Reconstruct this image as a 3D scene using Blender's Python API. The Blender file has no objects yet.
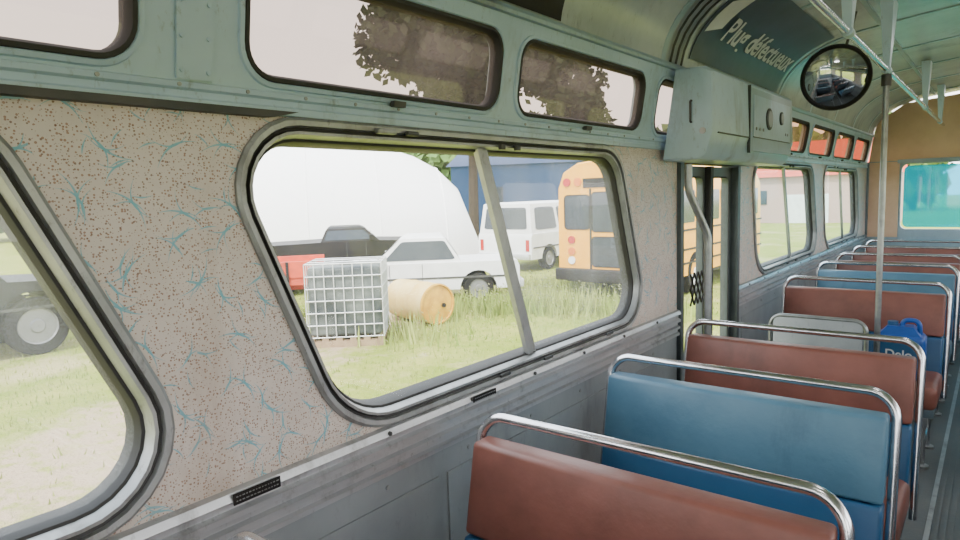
import bpy, bmesh, math, random
from math import sin, cos, pi, radians
from mathutils import Vector, Matrix
from mathutils.geometry import tessellate_polygon
random.seed(7)
scene = bpy.context.scene
COL = scene.collection

# ------------------------------------------------------------------ materials
def newmat(name):
    m = bpy.data.materials.new(name); m.use_nodes = True
    nt = m.node_tree; nt.nodes.clear()
    out = nt.nodes.new('ShaderNodeOutputMaterial')
    return m, nt, out
def N(nt, t, **k):
    n = nt.nodes.new(t)
    for a, b in k.items(): setattr(n, a, b)
    return n
def c4(c): return (c[0], c[1], c[2], 1)
def math_n(nt, op, a, b=None, clamp=False):
    n = nt.nodes.new('ShaderNodeMath'); n.operation = op; n.use_clamp = clamp
    for i, v in enumerate((a, b)):
        if v is None: continue
        if isinstance(v, (int, float)): n.inputs[i].default_value = v
        else: nt.links.new(v, n.inputs[i])
    return n.outputs[0]
def mixc(nt, fac, a, b):
    n = nt.nodes.new('ShaderNodeMix'); n.data_type = 'RGBA'
    if isinstance(fac, (int, float)): n.inputs[0].default_value = fac
    else: nt.links.new(fac, n.inputs[0])
    for i, v in ((6, a), (7, b)):
        if isinstance(v, tuple): n.inputs[i].default_value = c4(v)
        else: nt.links.new(v, n.inputs[i])
    return n.outputs[2]
def ramp(nt, fac, a, b):
    n = nt.nodes.new('ShaderNodeMapRange'); n.inputs[1].default_value = a; n.inputs[2].default_value = b
    nt.links.new(fac, n.inputs[0]); return n.outputs[0]
def noise(nt, vec, scale, detail=5, rough=.6):
    n = nt.nodes.new('ShaderNodeTexNoise'); n.inputs['Scale'].default_value = scale
    n.inputs['Detail'].default_value = detail; n.inputs['Roughness'].default_value = rough
    if vec is not None: nt.links.new(vec, n.inputs['Vector'])
    return n.outputs['Fac']
def coords(nt, scale=(1, 1, 1)):
    t = nt.nodes.new('ShaderNodeTexCoord'); m = nt.nodes.new('ShaderNodeMapping')
    m.inputs['Scale'].default_value = scale
    nt.links.new(t.outputs['Object'], m.inputs['Vector']); return m.outputs[0]
def surf(name, c1, c2=None, rough=.5, metal=0., scale=6, stretch=(1, 1, 1), bump=0., bscale=60, spec=.5, lo=.35, hi=.7, dark=None, dlo=.6, dhi=.75, dscale=3, fine=0.):
    m, nt, out = newmat(name)
    p = N(nt, 'ShaderNodeBsdfPrincipled'); nt.links.new(p.outputs[0], out.inputs[0])
    p.inputs['Roughness'].default_value = rough; p.inputs['Metallic'].default_value = metal
    p.inputs['Specular IOR Level'].default_value = spec
    if c2 is None: c2 = tuple(x * .8 for x in c1)
    v = coords(nt, stretch)
    col = mixc(nt, ramp(nt, noise(nt, v, scale), lo, hi), c1, c2)
    if dark is not None:
        v2 = coords(nt, (1, 1, .35))
        col = mixc(nt, ramp(nt, noise(nt, v2, dscale, 8, .7), dlo, dhi), col, dark)
        if fine > 0:
            f = math_n(nt, 'MULTIPLY', ramp(nt, noise(nt, coords(nt, (1, 1, .5)), 38, 6, .75), .58, .72), fine)
            col = mixc(nt, f, col, dark)
    nt.links.new(col, p.inputs['Base Color'])
    if bump > 0:
        b = N(nt, 'ShaderNodeBump'); b.inputs['Strength'].default_value = bump; b.inputs['Distance'].default_value = .004
        nt.links.new(noise(nt, coords(nt), bscale, 3), b.inputs['Height']); nt.links.new(b.outputs[0], p.inputs['Normal'])
    return m
def glass(name, tint, haze, hazecol, gloss=.06, streak=True):
    m, nt, out = newmat(name)
    tr = N(nt, 'ShaderNodeBsdfTransparent'); tr.inputs[0].default_value = c4(tint)
    tl = N(nt, 'ShaderNodeBsdfTranslucent'); tl.inputs[0].default_value = c4(hazecol)
    mx = N(nt, 'ShaderNodeMixShader')
    if streak:
        f = ramp(nt, noise(nt, coords(nt, (1, 1, .4)), 5, 6), .35, .75)
        f = math_n(nt, 'MULTIPLY', f, haze * .9); f = math_n(nt, 'ADD', f, haze * .55)
        nt.links.new(f, mx.inputs[0])
    else: mx.inputs[0].default_value = haze
    nt.links.new(tr.outputs[0], mx.inputs[1]); nt.links.new(tl.outputs[0], mx.inputs[2])
    gl = N(nt, 'ShaderNodeBsdfGlossy'); gl.inputs['Roughness'].default_value = .03
    m2 = N(nt, 'ShaderNodeMixShader'); m2.inputs[0].default_value = gloss
    nt.links.new(mx.outputs[0], m2.inputs[1]); nt.links.new(gl.outputs[0], m2.inputs[2])
    nt.links.new(m2.outputs[0], out.inputs[0]); return m

TEAL = surf('teal_paint', (.47, .62, .72), (.39, .53, .63), rough=.34, scale=3, bump=.12, bscale=9, dark=(.15, .13, .105), dlo=.55, dhi=.86, dscale=4, fine=.5)
TEALD = surf('teal_cove', (.34, .46, .53), (.25, .35, .42), rough=.33, scale=2, bump=.1, bscale=6, dark=(.12, .115, .10), dlo=.54, dhi=.85, fine=.4)
CEIL = surf('ceiling_paint', (.52, .57, .60), (.34, .39, .42), rough=.24, scale=2, bump=.15, bscale=4, dark=(.13, .13, .12), dlo=.54, dhi=.82, fine=.4)
ALU = surf('aluminium', (.42, .43, .43), (.30, .31, .31), rough=.42, metal=.65, scale=8, dark=(.10, .085, .07), dlo=.51, dhi=.78, dscale=6, fine=.6)
RIB = surf('ribbed_aluminium', (.58, .59, .61), (.44, .45, .47), rough=.38, metal=.6, scale=7, stretch=(1, .3, 2), dark=(.12, .11, .10), dlo=.54, dhi=.82, dscale=8, fine=.5)
GREY = surf('grey_lower_panel', (.35, .38, .40), (.27, .30, .32), rough=.4, metal=.15, scale=4, dark=(.12, .12, .12), dlo=.55, dhi=.82, fine=.35)
CHROME = surf('chrome_tube', (.78, .78, .80), (.60, .60, .62), rough=.2, metal=1., scale=20)
POLEM = surf('dull_steel_tube', (.36, .38, .38), (.25, .27, .27), rough=.35, metal=.8, scale=20)
RUBBER = surf('black_rubber', (.018, .018, .018), (.03, .028, .025), rough=.6)
DARKM = surf('dark_metal', (.05, .055, .055), (.09, .085, .08), rough=.5, metal=.3)
DGREY = surf('door_grey', (.09, .11, .115), (.055, .07, .07), rough=.45, metal=.3)
FLOORM = surf('rubber_floor', (.09, .10, .105), (.12, .12, .115), rough=.5, scale=5, bump=.3)
RED = surf('redbrown_vinyl', (.270, .098, .074), (.18, .066, .050), rough=.4, scale=5, bump=.3, bscale=25, dark=(.10, .05, .042), dlo=.58, dhi=.88)
BLUE = surf('blue_vinyl', (.10, .215, .305), (.055, .145, .225), rough=.36, scale=3, bump=.3, bscale=25, dark=(.03, .07, .11), dlo=.58, dhi=.88)
NAVY = surf('navy_vinyl', (.025, .095, .215), (.03, .115, .23), rough=.38, scale=4, bump=.25, bscale=25)
SHELL = surf('seat_shell', (.10, .14, .17), (.07, .09, .1), rough=.5)
ORANGE = surf('tan_board', (.74, .52, .35), (.62, .41, .26), rough=.5, scale=4)
WHITE = surf('white_paint', (.80, .81, .80), (.68, .69, .68), rough=.45, scale=4)
OFFW = surf('offwhite_text', (.80, .80, .78), (.7, .7, .68), rough=.6)
SIGN = surf('sign_grey', (.075, .10, .135), (.055, .075, .105), rough=.4)
MIRR = surf('mirror_face', (.55, .58, .58), (.45, .48, .48), rough=.06, metal=1., scale=10)
YEL = surf('bus_yellow', (.90, .42, .01), (.80, .35, .008), rough=.4)
BLACK = surf('black_paint', (.010, .010, .012), (.022, .018, .015), rough=.5, spec=.25)
RUST = surf('red_oxide', (.66, .075, .02), (.40, .05, .025), rough=.6)
TYRE = surf('tyre', (.008, .008, .008), (.016, .015, .014), rough=.9, spec=.2)
CARGL = surf('car_glass', (.03, .04, .05), (.045, .055, .065), rough=.12, spec=.4)
SUVG = surf('suv_grey', (.018, .019, .020), (.012, .013, .014), rough=.5, spec=.2)
HUB = surf('hub', (.25, .25, .25), rough=.5, metal=.4)
LAMP = surf('tail_lamp', (.5, .01, .01), rough=.3)
AMBER = surf('amber_lamp', (.75, .18, .01), rough=.3)
TANKW = surf('tote_plastic', (.03, .04, .045), (.16, .18, .17), rough=.5, scale=2)
GALV = surf('galvanised', (.62, .64, .65), (.5, .5, .5), rough=.5, metal=.4)
WOOD = surf('pallet_wood', (.35, .25, .15), (.25, .17, .1), rough=.8, scale=10)
CREAM = surf('cream_tank', (.70, .54, .22), (.58, .38, .09), rough=.5, scale=3)
ENDY = surf('tank_end', (.72, .40, .03), (.45, .22, .015), rough=.5, scale=5)
FABRIC = surf('white_fabric', (.90, .90, .90), (.86, .86, .87), rough=.7)
BLDG = surf('blue_building', (.035, .085, .20), (.028, .07, .17), rough=.6, spec=.2)
PINKW = surf('building_wall', (.50, .32, .27), (.42, .28, .24), rough=.7)
BARK = surf('bark', (.05, .035, .022), (.03, .022, .014), rough=.9)
LEAF = surf('leaves', (.014, .026, .008), (.034, .05, .015), rough=.8, scale=3, spec=.2)
LEAF2 = surf('leaves_far', (.06, .14, .02), (.12, .20, .035), rough=.8, scale=.5)
JUG = surf('blue_jug', (.015, .10, .42), (.015, .08, .34), rough=.35)
BLADE = surf('grass_blades', (.19, .27, .035), (.38, .40, .11), rough=.8, scale=1)
PETAL = surf('weed_flowers', (.80, .80, .62), (.75, .72, .45), rough=.8)
G_SIDE = glass('window_glass', (.93, .94, .92), .020, (.9, .9, .84), gloss=.03)
G_SLIDE = glass('window_glass_dusty', (.88, .90, .90), .075, (.88, .9, .88), gloss=.03)
G_FAR = glass('window_glass_far', (.78, .92, .94), .06, (.78, .90, .92))
G_TINT = glass('tinted_glass', (.30, .24, .205), .045, (.78, .60, .50), gloss=.04)
G_AMB = glass('amber_glass', (.26, .15, .085), .06, (.7, .42, .25), gloss=.05)
G_TEAL = glass('teal_glass', (.0, .28, .44), .25, (.0, .42, .62), streak=False)

def make_laminate():
    m, nt, out = newmat('speckled_laminate')
    p = N(nt, 'ShaderNodeBsdfPrincipled'); nt.links.new(p.outputs[0], out.inputs[0])
    p.inputs['Roughness'].default_value = .42
    tc = N(nt, 'ShaderNodeTexCoord'); sx = N(nt, 'ShaderNodeSeparateXYZ'); nt.links.new(tc.outputs['Object'], sx.inputs[0])
    cb = N(nt, 'ShaderNodeCombineXYZ'); nt.links.new(sx.outputs[1], cb.inputs[0]); nt.links.new(sx.outputs[2], cb.inputs[1])
    base = mixc(nt, ramp(nt, noise(nt, cb.outputs[0], 5), .3, .75), (.75, .67, .61), (.63, .555, .495))
    def specks(sc, r, col, base, dens):
        v = N(nt, 'ShaderNodeTexVoronoi'); v.voronoi_dimensions = '2D'; v.inputs['Scale'].default_value = sc
        nt.links.new(cb.outputs[0], v.inputs['Vector'])
        s = N(nt, 'ShaderNodeSeparateColor'); nt.links.new(v.outputs['Color'], s.inputs[0])
        rr = math_n(nt, 'MULTIPLY', s.outputs[0], r)
        f = math_n(nt, 'LESS_THAN', v.outputs['Distance'], rr)
        f = math_n(nt, 'MULTIPLY', f, math_n(nt, 'LESS_THAN', s.outputs[1], dens))
        f = math_n(nt, 'MULTIPLY', f, .8)
        return mixc(nt, f, base, col)
    base = specks(190, .42, (.31, .14, .08), base, .55)
    base = specks(130, .26, (.18, .08, .045), base, .5)
    def motif(sc, off, L, w, k, base, angoff, dens):
        mp = N(nt, 'ShaderNodeMapping'); mp.inputs['Location'].default_value = (off, off * 1.7, 0)
        nt.links.new(cb.outputs[0], mp.inputs[0])
        v = N(nt, 'ShaderNodeTexVoronoi'); v.voronoi_dimensions = '2D'; v.inputs['Scale'].default_value = sc
        v.inputs['Randomness'].default_value = .8
        nt.links.new(mp.outputs[0], v.inputs['Vector'])
        d = N(nt, 'ShaderNodeVectorMath'); d.operation = 'SUBTRACT'
        nt.links.new(mp.outputs[0], d.inputs[0]); nt.links.new(v.outputs['Position'], d.inputs[1])
        s = N(nt, 'ShaderNodeSeparateColor'); nt.links.new(v.outputs['Color'], s.inputs[0])
        a = math_n(nt, 'ADD', math_n(nt, 'MULTIPLY', s.outputs[0], 6.28), angoff)
        ro = N(nt, 'ShaderNodeVectorRotate'); ro.rotation_type = 'Z_AXIS'
        nt.links.new(d.outputs[0], ro.inputs['Vector']); nt.links.new(a, ro.inputs['Angle'])
        q = N(nt, 'ShaderNodeSeparateXYZ'); nt.links.new(ro.outputs[0], q.inputs[0])
        x = math_n(nt, 'MULTIPLY', q.outputs[0], sc); y = math_n(nt, 'MULTIPLY', q.outputs[1], sc)
        y2 = math_n(nt, 'SUBTRACT', y, math_n(nt, 'MULTIPLY', math_n(nt, 'MULTIPLY', x, x), k))
        ax = math_n(nt, 'ABSOLUTE', x)
        wid = math_n(nt, 'MULTIPLY', math_n(nt, 'SUBTRACT', L, ax), w)
        f = math_n(nt, 'LESS_THAN', math_n(nt, 'ABSOLUTE', y2), wid)
        f = math_n(nt, 'MULTIPLY', f, math_n(nt, 'LESS_THAN', s.outputs[2], dens))
        f = math_n(nt, 'MULTIPLY', f, .85)
        return mixc(nt, f, base, (.17, .47, .56))
    base = motif(10.5, 0., .52, .052, .8, base, 0, .9)
    base = motif(10.5, 0., .44, .045, -1.3, base, .38, .9)
    base = motif(10.5, 0., .38, .045, 1.6, base, -.45, .7)
    base = motif(13, .37, .48, .055, .8, base, 0, .6)
    base = motif(13, .37, .40, .05, -1.2, base, .5, .6)
    base = motif(20, .91, .42, .08, .5, base, 0, .35)
    base = mixc(nt, ramp(nt, noise(nt, coords(nt, (1, 1, .3)), 2.5, 8, .7), .57, .88), base, (.34, .23, .15))
    # grime creeping in from the rail and from the top trim
    z = sx.outputs[2]
    g = ramp(nt, math_n(nt, 'SUBTRACT', math_n(nt, 'SUBTRACT', 1.06, z), math_n(nt, 'MULTIPLY', noise(nt, coords(nt, (1, 1, .4)), 9, 6, .7), .12)), -.02, .09)
    g = math_n(nt, 'MULTIPLY', g, .5)
    base = mixc(nt, g, base, (.24, .19, .15))
    g = ramp(nt, math_n(nt, 'SUBTRACT', math_n(nt, 'SUBTRACT', z, 1.655), math_n(nt, 'MULTIPLY', noise(nt, coords(nt, (1, 1, .3)), 12, 6, .7), .10)), -.02, .08)
    g = math_n(nt, 'MULTIPLY', g, .45)
    base = mixc(nt, g, base, (.30, .20, .13))
    nt.links.new(base, p.inputs['Base Color']); return m
LAM = make_laminate()

def make_ground():
    m, nt, out = newmat('grass_ground')
    p = N(nt, 'ShaderNodeBsdfPrincipled'); nt.links.new(p.outputs[0], out.inputs[0]); p.inputs['Roughness'].default_value = .95
    p.inputs['Specular IOR Level'].default_value = .1
    v = coords(nt)
    g = mixc(nt, ramp(nt, noise(nt, v, 1.2, 8, .7), .35, .65), (.16, .24, .02), (.39, .37, .11))
    g = mixc(nt, ramp(nt, noise(nt, v, 14, 6, .8), .35, .7), g, (.25, .29, .045))
    g = mixc(nt, ramp(nt, noise(nt, v, .5, 6, .7), .52, .68), g, (.42, .37, .17))
    g = mixc(nt, ramp(nt, noise(nt, v, 2.3, 8, .8), .60, .72), g, (.44, .36, .24))
    tc = N(nt, 'ShaderNodeTexCoord'); s = N(nt, 'ShaderNodeSeparateXYZ'); nt.links.new(tc.outputs['Object'], s.inputs[0])
    dx = math_n(nt, 'ABSOLUTE', math_n(nt, 'ADD', math_n(nt, 'ADD', s.outputs[0], math_n(nt, 'MULTIPLY', s.outputs[1], .5)), 4.3))
    n1 = noise(nt, v, 1.6, 6, .65)
    t = math_n(nt, 'SUBTRACT', math_n(nt, 'ADD', math_n(nt, 'MULTIPLY', n1, 3.2), 0.), dx)
    t = ramp(nt, t, .2, .9)
    t = math_n(nt, 'MULTIPLY', t, ramp(nt, noise(nt, v, 5, 6, .7), .33, .52))
    g = mixc(nt, t, g, (.44, .33, .22))
    nt.links.new(g, p.inputs['Base Color'])
    b = N(nt, 'ShaderNodeBump'); b.inputs['Strength'].default_value = .9; b.inputs['Distance'].default_value = .08
    nt.links.new(noise(nt, v, 16, 6), b.inputs['Height']); nt.links.new(b.outputs[0], p.inputs['Normal'])
    return m
GROUND = make_ground()

# ------------------------------------------------------------------ mesh builder
class Build:
    def __init__(s): s.v = []; s.f = []; s.m = []; s.mats = []
    def mi(s, m):
        if m not in s.mats: s.mats.append(m)
        return s.mats.index(m)
    def add(s, vs, fs, m, M=None):
        o = len(s.v)
        for p in vs:
            p = Vector(p)
            if M is not None: p = M @ p
            s.v.append(p)
        k = s.mi(m)
        for f in fs: s.f.append([i + o for i in f]); s.m.append(k)
    def box(s, a, b, m, M=None):
        x0, y0, z0 = a; x1, y1, z1 = b
        vs = [(x0, y0, z0), (x1, y0, z0), (x1, y1, z0), (x0, y1, z0), (x0, y0, z1), (x1, y0, z1), (x1, y1, z1), (x0, y1, z1)]
        s.add(vs, [(0, 3, 2, 1), (4, 5, 6, 7), (0, 1, 5, 4), (1, 2, 6, 5), (2, 3, 7, 6), (3, 0, 4, 7)], m, M)
    def rbox(s, a, b, m, r=.02, seg=3, M=None, fn=None, cuts=0):
        bm = bmesh.new(); bmesh.ops.create_cube(bm, size=1)
        for v in bm.verts:
            v.co = Vector([a[i] + (b[i] - a[i]) * (v.co[i] + .5) for i in range(3)])
        bmesh.ops.bevel(bm, geom=bm.edges[:], offset=r, segments=seg, profile=.5, affect='EDGES')
        if cuts:
            L = b[0] - a[0]
            for i in range(1, cuts):
                x = a[0] + L * i / cuts
                bmesh.ops.bisect_plane(bm, geom=bm.verts[:] + bm.edges[:] + bm.faces[:], plane_co=(x, 0, 0), plane_no=(1, 0, 0))
        bm.verts.index_update()
        vs = [v.co.copy() for v in bm.verts]
        if fn: vs = [fn(p) for p in vs]
        s.add(vs, [[v.index for v in f.verts] for f in bm.faces], m, M); bm.free()
    def loft(s, loops, m, closed=True, cap0=False, cap1=False, M=None):
        n = len(loops[0]); vs = [p for l in loops for p in l]; fs = []
        for i in range(len(loops) - 1):
            for j in range(n if closed else n - 1):
                k = (j + 1) % n
                fs.append((i * n + j, i * n + k, (i + 1) * n + k, (i + 1) * n + j))
        if cap0: fs.append(list(range(n))[::-1])
        if cap1: fs.append([(len(loops) - 1) * n + j for j in range(n)])
        s.add(vs, fs, m, M)
    def cyl(s, p0, p1, r, m, n=20, r1=None, M=None):
        s.tube([p0, p1], r, m, n=n, r1=r1, M=M)
    def tube(s, pts, r, m, n=12, r1=None, M=None, cap=True):
        pts = [Vector(p) for p in pts]; loops = []; up = None
        for i, p in enumerate(pts):
            if i == 0: t = pts[1] - p
            elif i == len(pts) - 1: t = p - pts[-2]
            else: t = (pts[i + 1] - p).normalized() + (p - pts[i - 1]).normalized()
            t.normalize()
            if up is None:
                up = t.orthogonal().normalized()
            up = (up - t * up.dot(t)).normalized(); sd = t.cross(up)
            rr = r if r1 is None else r + (r1 - r) * i / (len(pts) - 1)
            loops.append([p + up * (rr * cos(2 * pi * k / n)) + sd * (rr * sin(2 * pi * k / n)) for k in range(n)])
        s.loft(loops, m, cap0=cap, cap1=cap, M=M)
    def plate(s, outer, holes, fn, t, m):
        polys = [outer] + holes
        flat = [p for l in polys for p in l]
        tris = tessellate_polygon([[Vector((p[0], p[1], 0)) for p in l] for l in polys])
        tris = [tuple(x) for x in tris]
        s.add([fn(u, v, 0) for u, v in flat], tris, m)
        if t > 0:
            s.add([fn(u, v, -t) for u, v in flat], tris, m)
            for l in polys:
                s.loft([[fn(u, v, 0) for u, v in l], [fn(u, v, -t) for u, v in l]], m)
    def done(s, name, M=None, ang=35):
        me = bpy.data.meshes.new(name)
        me.from_pydata([tuple(p) for p in s.v], [], s.f)
        for m in s.mats: me.materials.append(m)
        me.polygons.foreach_set('material_index', s.m)
        bm = bmesh.new(); bm.from_mesh(me)
        bmesh.ops.remove_doubles(bm, verts=bm.verts[:], dist=1e-5)
        bmesh.ops.recalc_face_normals(bm, faces=bm.faces[:])
        bm.to_mesh(me); bm.free()
        me.polygons.foreach_set('use_smooth', [True] * len(me.polygons))
        me.set_sharp_from_angle(angle=radians(ang))
        me.update()
        o = bpy.data.objects.new(name, me); COL.objects.link(o)
        if M is not None: o.matrix_world = M
        return o

def inset(c, t):
    n = len(c); out = []
    for i in range(n):
        a, b, d = Vector(c[i - 1]), Vector(c[i]), Vector(c[(i + 1) % n])
        e1 = (b - a).normalized(); e2 = (d - b).normalized()
        n1 = Vector((-e1.y, e1.x)); n2 = Vector((-e2.y, e2.x))
        k = t / (1 + n1.dot(n2)); out.append(tuple(b + (n1 + n2) * k))
    return out
def rpoly(c, r, seg=8):
    n = len(c); out = []
    rs = r if isinstance(r, (list, tuple)) else [r] * n
    for i in range(n):
        a, b, d = Vector(c[i - 1]), Vector(c[i]), Vector(c[(i + 1) % n]); r = rs[i]
        u = (a - b).normalized(); w = (d - b).normalized()
        ang = u.angle(w); dist = r / math.tan(ang / 2)
        ctr = b + (u + w).normalized() * (r / sin(ang / 2))
        p0 = b + u * dist - ctr; p1 = b + w * dist - ctr
        a0 = math.atan2(p0.y, p0.x); a1 = math.atan2(p1.y, p1.x)
        while a1 < a0: a1 += 2 * pi
        if a1 - a0 > pi: a1 -= 2 * pi
        for k in range(seg + 1):
            t = a0 + (a1 - a0) * k / seg
            out.append((ctr.x + r * cos(t), ctr.y + r * sin(t)))
    return out
def fillet3(pts, r, seg=6):
    pts = [Vector(p) for p in pts]; out = [pts[0]]
    for i in range(1, len(pts) - 1):
        a, b, c = pts[i - 1], pts[i], pts[i + 1]
        u = (a - b).normalized(); w = (c - b).normalized(); ang = u.angle(w)
        if ang > 3.1: out.append(b); continue
        dist = min(r / math.tan(ang / 2), (a - b).length * .49, (c - b).length * .49); rr = dist * math.tan(ang / 2)
        ctr = b + (u + w).normalized() * (rr / sin(ang / 2)); p0 = (b + u * dist - ctr).normalized(); p1 = (b + w * dist - ctr).normalized()
        om = p0.angle(p1)
        for k in range(seg + 1):
            t = k / seg
            out.append(ctr + (p0 * sin((1 - t) * om) + p1 * sin(t * om)) * (rr / sin(om)))
    out.append(pts[-1]); return out

# ------------------------------------------------------------------ bus shell
W = 2.44; Y0 = -3.4; Y1 = 8.66
ZR = .965; ZT = 1.745; ZC = 2.09; ZB = .98
def side(sx):
    X = (lambda x: x) if sx == 0 else (lambda x: W - x)
    flat = lambda y, z, o: Vector((X(o), y, z))
    lean = lambda y, z, o: Vector((X(o + (z - 1.765) * .17), y, z))
    return X, flat, lean
WINS = [(-1.47, .31, .65, -1.20, -.60), (.65, 2.41, 2.68, .955, 1.515), (4.20, 5.86, 6.12, 4.32, 5.0), (6.26, 7.95, 8.2, 6.42, 7.1)]
RW = [(-1.47, .30, .64, -1.20, 0), (.65, 2.41, 2.68, .94, 0), (2.9, 4.4, 4.7, 3.15, 0), (4.9, 6.1, 6.3, 5.1, 0), (6.4, 7.95, 8.2, 6.55, 0)]
RAD = (.26, .17, .18, .155)
def wcorn(w):
    tl, tr, br, bl, dv = w
    return [(bl, ZB), (br, ZB), (tr, ZT - .015), (tl, ZT - .015)]
STAND = [(-2.2, -1.36), (-1.28, -.42), (-.34, .555), (.75, 1.60), (1.68, 2.585), (2.70, 3.58), (3.68, 4.56), (4.66, 5.54), (5.64, 6.52), (6.62, 7.5), (7.6, 8.45)]
def scorn(a, b): return [(a, 1.795), (b, 1.795), (b, 2.035), (a, 2.035)]

COVE = []
for i in range(13):
    t = i / 12
    P0, P1, P2 = Vector((.055, ZC)), Vector((.09, 2.38)), Vector((.52, 2.46))
    COVE.append(P0 * (1 - t) ** 2 + P1 * 2 * t * (1 - t) + P2 * t * t)
def cove_pt(t, off=0.):
    t = max(0, min(1, t)) * 12; i = min(11, int(t)); f = t - i
    p = COVE[i].lerp(COVE[i + 1], f); d = (COVE[i + 1] - COVE[i]).normalized()
    nn = Vector((d.y, -d.x)); return p + nn * off

def make_wall(sx, name):
    X, flat, lean = side(sx); b = Build()
    door = (sx == 0)
    segs = [(Y0, 3.02), (3.93, Y1)] if door else [(Y0, Y1)]
    wins = WINS if door else RW
    for a, c in segs:
        b.plate([(a, 0), (c, 0), (c, ZR - .10), (a, ZR - .10)], [], flat, .07, GREY)
        hol = [rpoly(wcorn(w), RAD, 8) for w in wins if w[0] > a - .01 and w[1] < c]
        b.plate([(a, ZR - .10), (c, ZR - .10), (c, ZT), (a, ZT)], hol, flat, .07, LAM)
        prof = [(.001, ZR + .012), (.016, ZR + .008), (.022, ZR - .008), (.010, ZR - .015), (.008, ZR - .028), (.020, ZR - .034), (.020, ZR - .046), (.006, ZR - .052),
                (.006, ZR - .064), (.018, ZR - .069), (.018, ZR - .080), (.005, ZR - .086), (.005, ZR - .096), (.015, ZR - .101), (.015, ZR - .113), (.001, ZR - .120)]
        b.loft([[(X(x), a, z) for x, z in prof], [(X(x), c, z) for x, z in prof]], RIB, closed=False)
        y = a + .1
        while y < c - .3:
            e = min(y + 1.5, c - .05)
            b.box((min(X(.001), X(.006)), y, .12), (max(X(.001), X(.006)), e, ZR - .19), GREY); y = e + .04
        y = a + .2
        while y < c:
            b.cyl(flat(y, ZR - .002, .019), flat(y, ZR - .002, .024), .006, DARKM, n=8); b.cyl(flat(y, ZR - .15, .0), flat(y, ZR - .15, .004), .006, ALU, n=8); y += .33
    if door: b.plate([(3.02, 1.72), (3.93, 1.72), (3.93, ZT), (3.02, ZT)], [], flat, .07, TEAL)
    prof = [(0., ZT - .012), (.008, ZT - .010), (.010, ZT + .004), (.004, ZT + .008), (.004, ZT + .020), (.012, ZT + .024), (.012, ZT + .034), (0.001, ZT + .038)]
    b.loft([[(X(x), Y0, z) for x, z in prof], [(X(x), Y1, z) for x, z in prof]], TEAL, closed=False)
    b.loft([[(X(.013), Y0, ZT - .002), (X(.013), Y0, ZT - .016), (X(0), Y0, ZT - .018)], [(X(.013), .88, ZT - .002), (X(.013), .82, ZT - .016), (X(0), .80, ZT - .018)]], DARKM, closed=False)
    hol = [rpoly(scorn(*s), .075, 7) for s in STAND]
    b.plate([(Y0, ZT), (Y1, ZT), (Y1, ZC), (Y0, ZC)], hol, lean, .05, TEAL)
    for k in range(len(STAND) - 1):
        g0 = STAND[k][1]; g1 = STAND[k + 1][0]
        if g1 - g0 > .12:
            yc = (g0 + g1) / 2
            b.loft([[lean(yc - .035, z, o) for z, o in ((ZT + .04, .001), (ZT + .04, .007))] + [lean(yc + .035, z, o) for z, o in ((ZT + .04, .007), (ZT + .04, .001))],
                    [lean(yc - .035, z, o) for z, o in ((ZC, .001), (ZC, .007))] + [lean(yc + .035, z, o) for z, o in ((ZC, .007), (ZC, .001))]], TEAL)
            for zz in (1.80, 1.86, 1.92, 1.98, 2.04):
                for yy in (yc - .026, yc + .026):
                    b.cyl(lean(yy, zz, .006), lean(yy, zz, .010), .0045, TEAL, n=8)
    y = Y0 + .1
    while y < Y1:
        b.cyl(flat(y, ZT + .029, .011), flat(y, ZT + .029, .0145), .004, ALU, n=8); y += .14
    return b.done(name)
make_wall(0, 'wall_left'); make_wall(1, 'wall_right')

b = Build()
prof = [(p.x, p.y) for p in COVE]
cen = [(.52 + (1.22 - .52) * t, 2.46 + .06 * sin(t * pi / 2)) for t in (.2, .4, .6, .8, 1.)]
half = prof + cen
full = half + [(W - x, z) for x, z in half[::-1][1:]]
b.loft([[(x, Y0, z) for x, z in full], [(x, Y1, z) for x, z in full]], CEIL, closed=False)
b.loft([[(x, Y0, z + .05) for x, z in full], [(x, Y1, z + .05) for x, z in full]], CEIL, closed=False)
for y in [Y0 + .6 + i * .92 for i in range(13)]:
    b.loft([[(x, y - .02, z + .001) for x, z in full], [(x, y - .02, z - .006) for x, z in full], [(x, y + .02, z - .006) for x, z in full], [(x, y + .02, z + .001) for x, z in full]], TEALD, closed=False)
for xx in (.62, 1.0, W - 1.0, W - .62):
    zz = 2.46 + .06 * sin(((min(xx, W - xx) - .52) / .7) * pi / 2)
    b.box((xx - .012, Y0 + .01, zz - .006), (xx + .012, Y1 - .06, zz + .004), TEALD)
b.done('ceiling')
for sx, nm in ((0, 'trim_1'), (1, 'trim_2')):
    X = side(sx)[0]; b = Build()
    pr = [(.050, ZC - .014), (.066, ZC - .012), (.070, ZC - .002), (.064, ZC + .006), (.062, ZC + .012)]
    b.loft([[(X(x), Y0 + .01, z) for x, z in pr], [(X(x), Y1 - .01, z) for x, z in pr]], TEALD, closed=False)
    b.done(nm)

b = Build(); b.box((-.05, Y0, -.08), (W + .05, Y1, 0), FLOORM)
x = 1.04
while x < 1.42:
    b.box((x, Y0 + .05, -.001), (x + .012, Y1 - .05, .005), FLOORM); x += .028
b.box((1.005, Y0 + .05, 0), (1.025, Y1 - .05, .007), ALU); b.box((1.425, Y0 + .05, 0), (1.445, Y1 - .05, .007), ALU)
b.done('floor')

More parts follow.
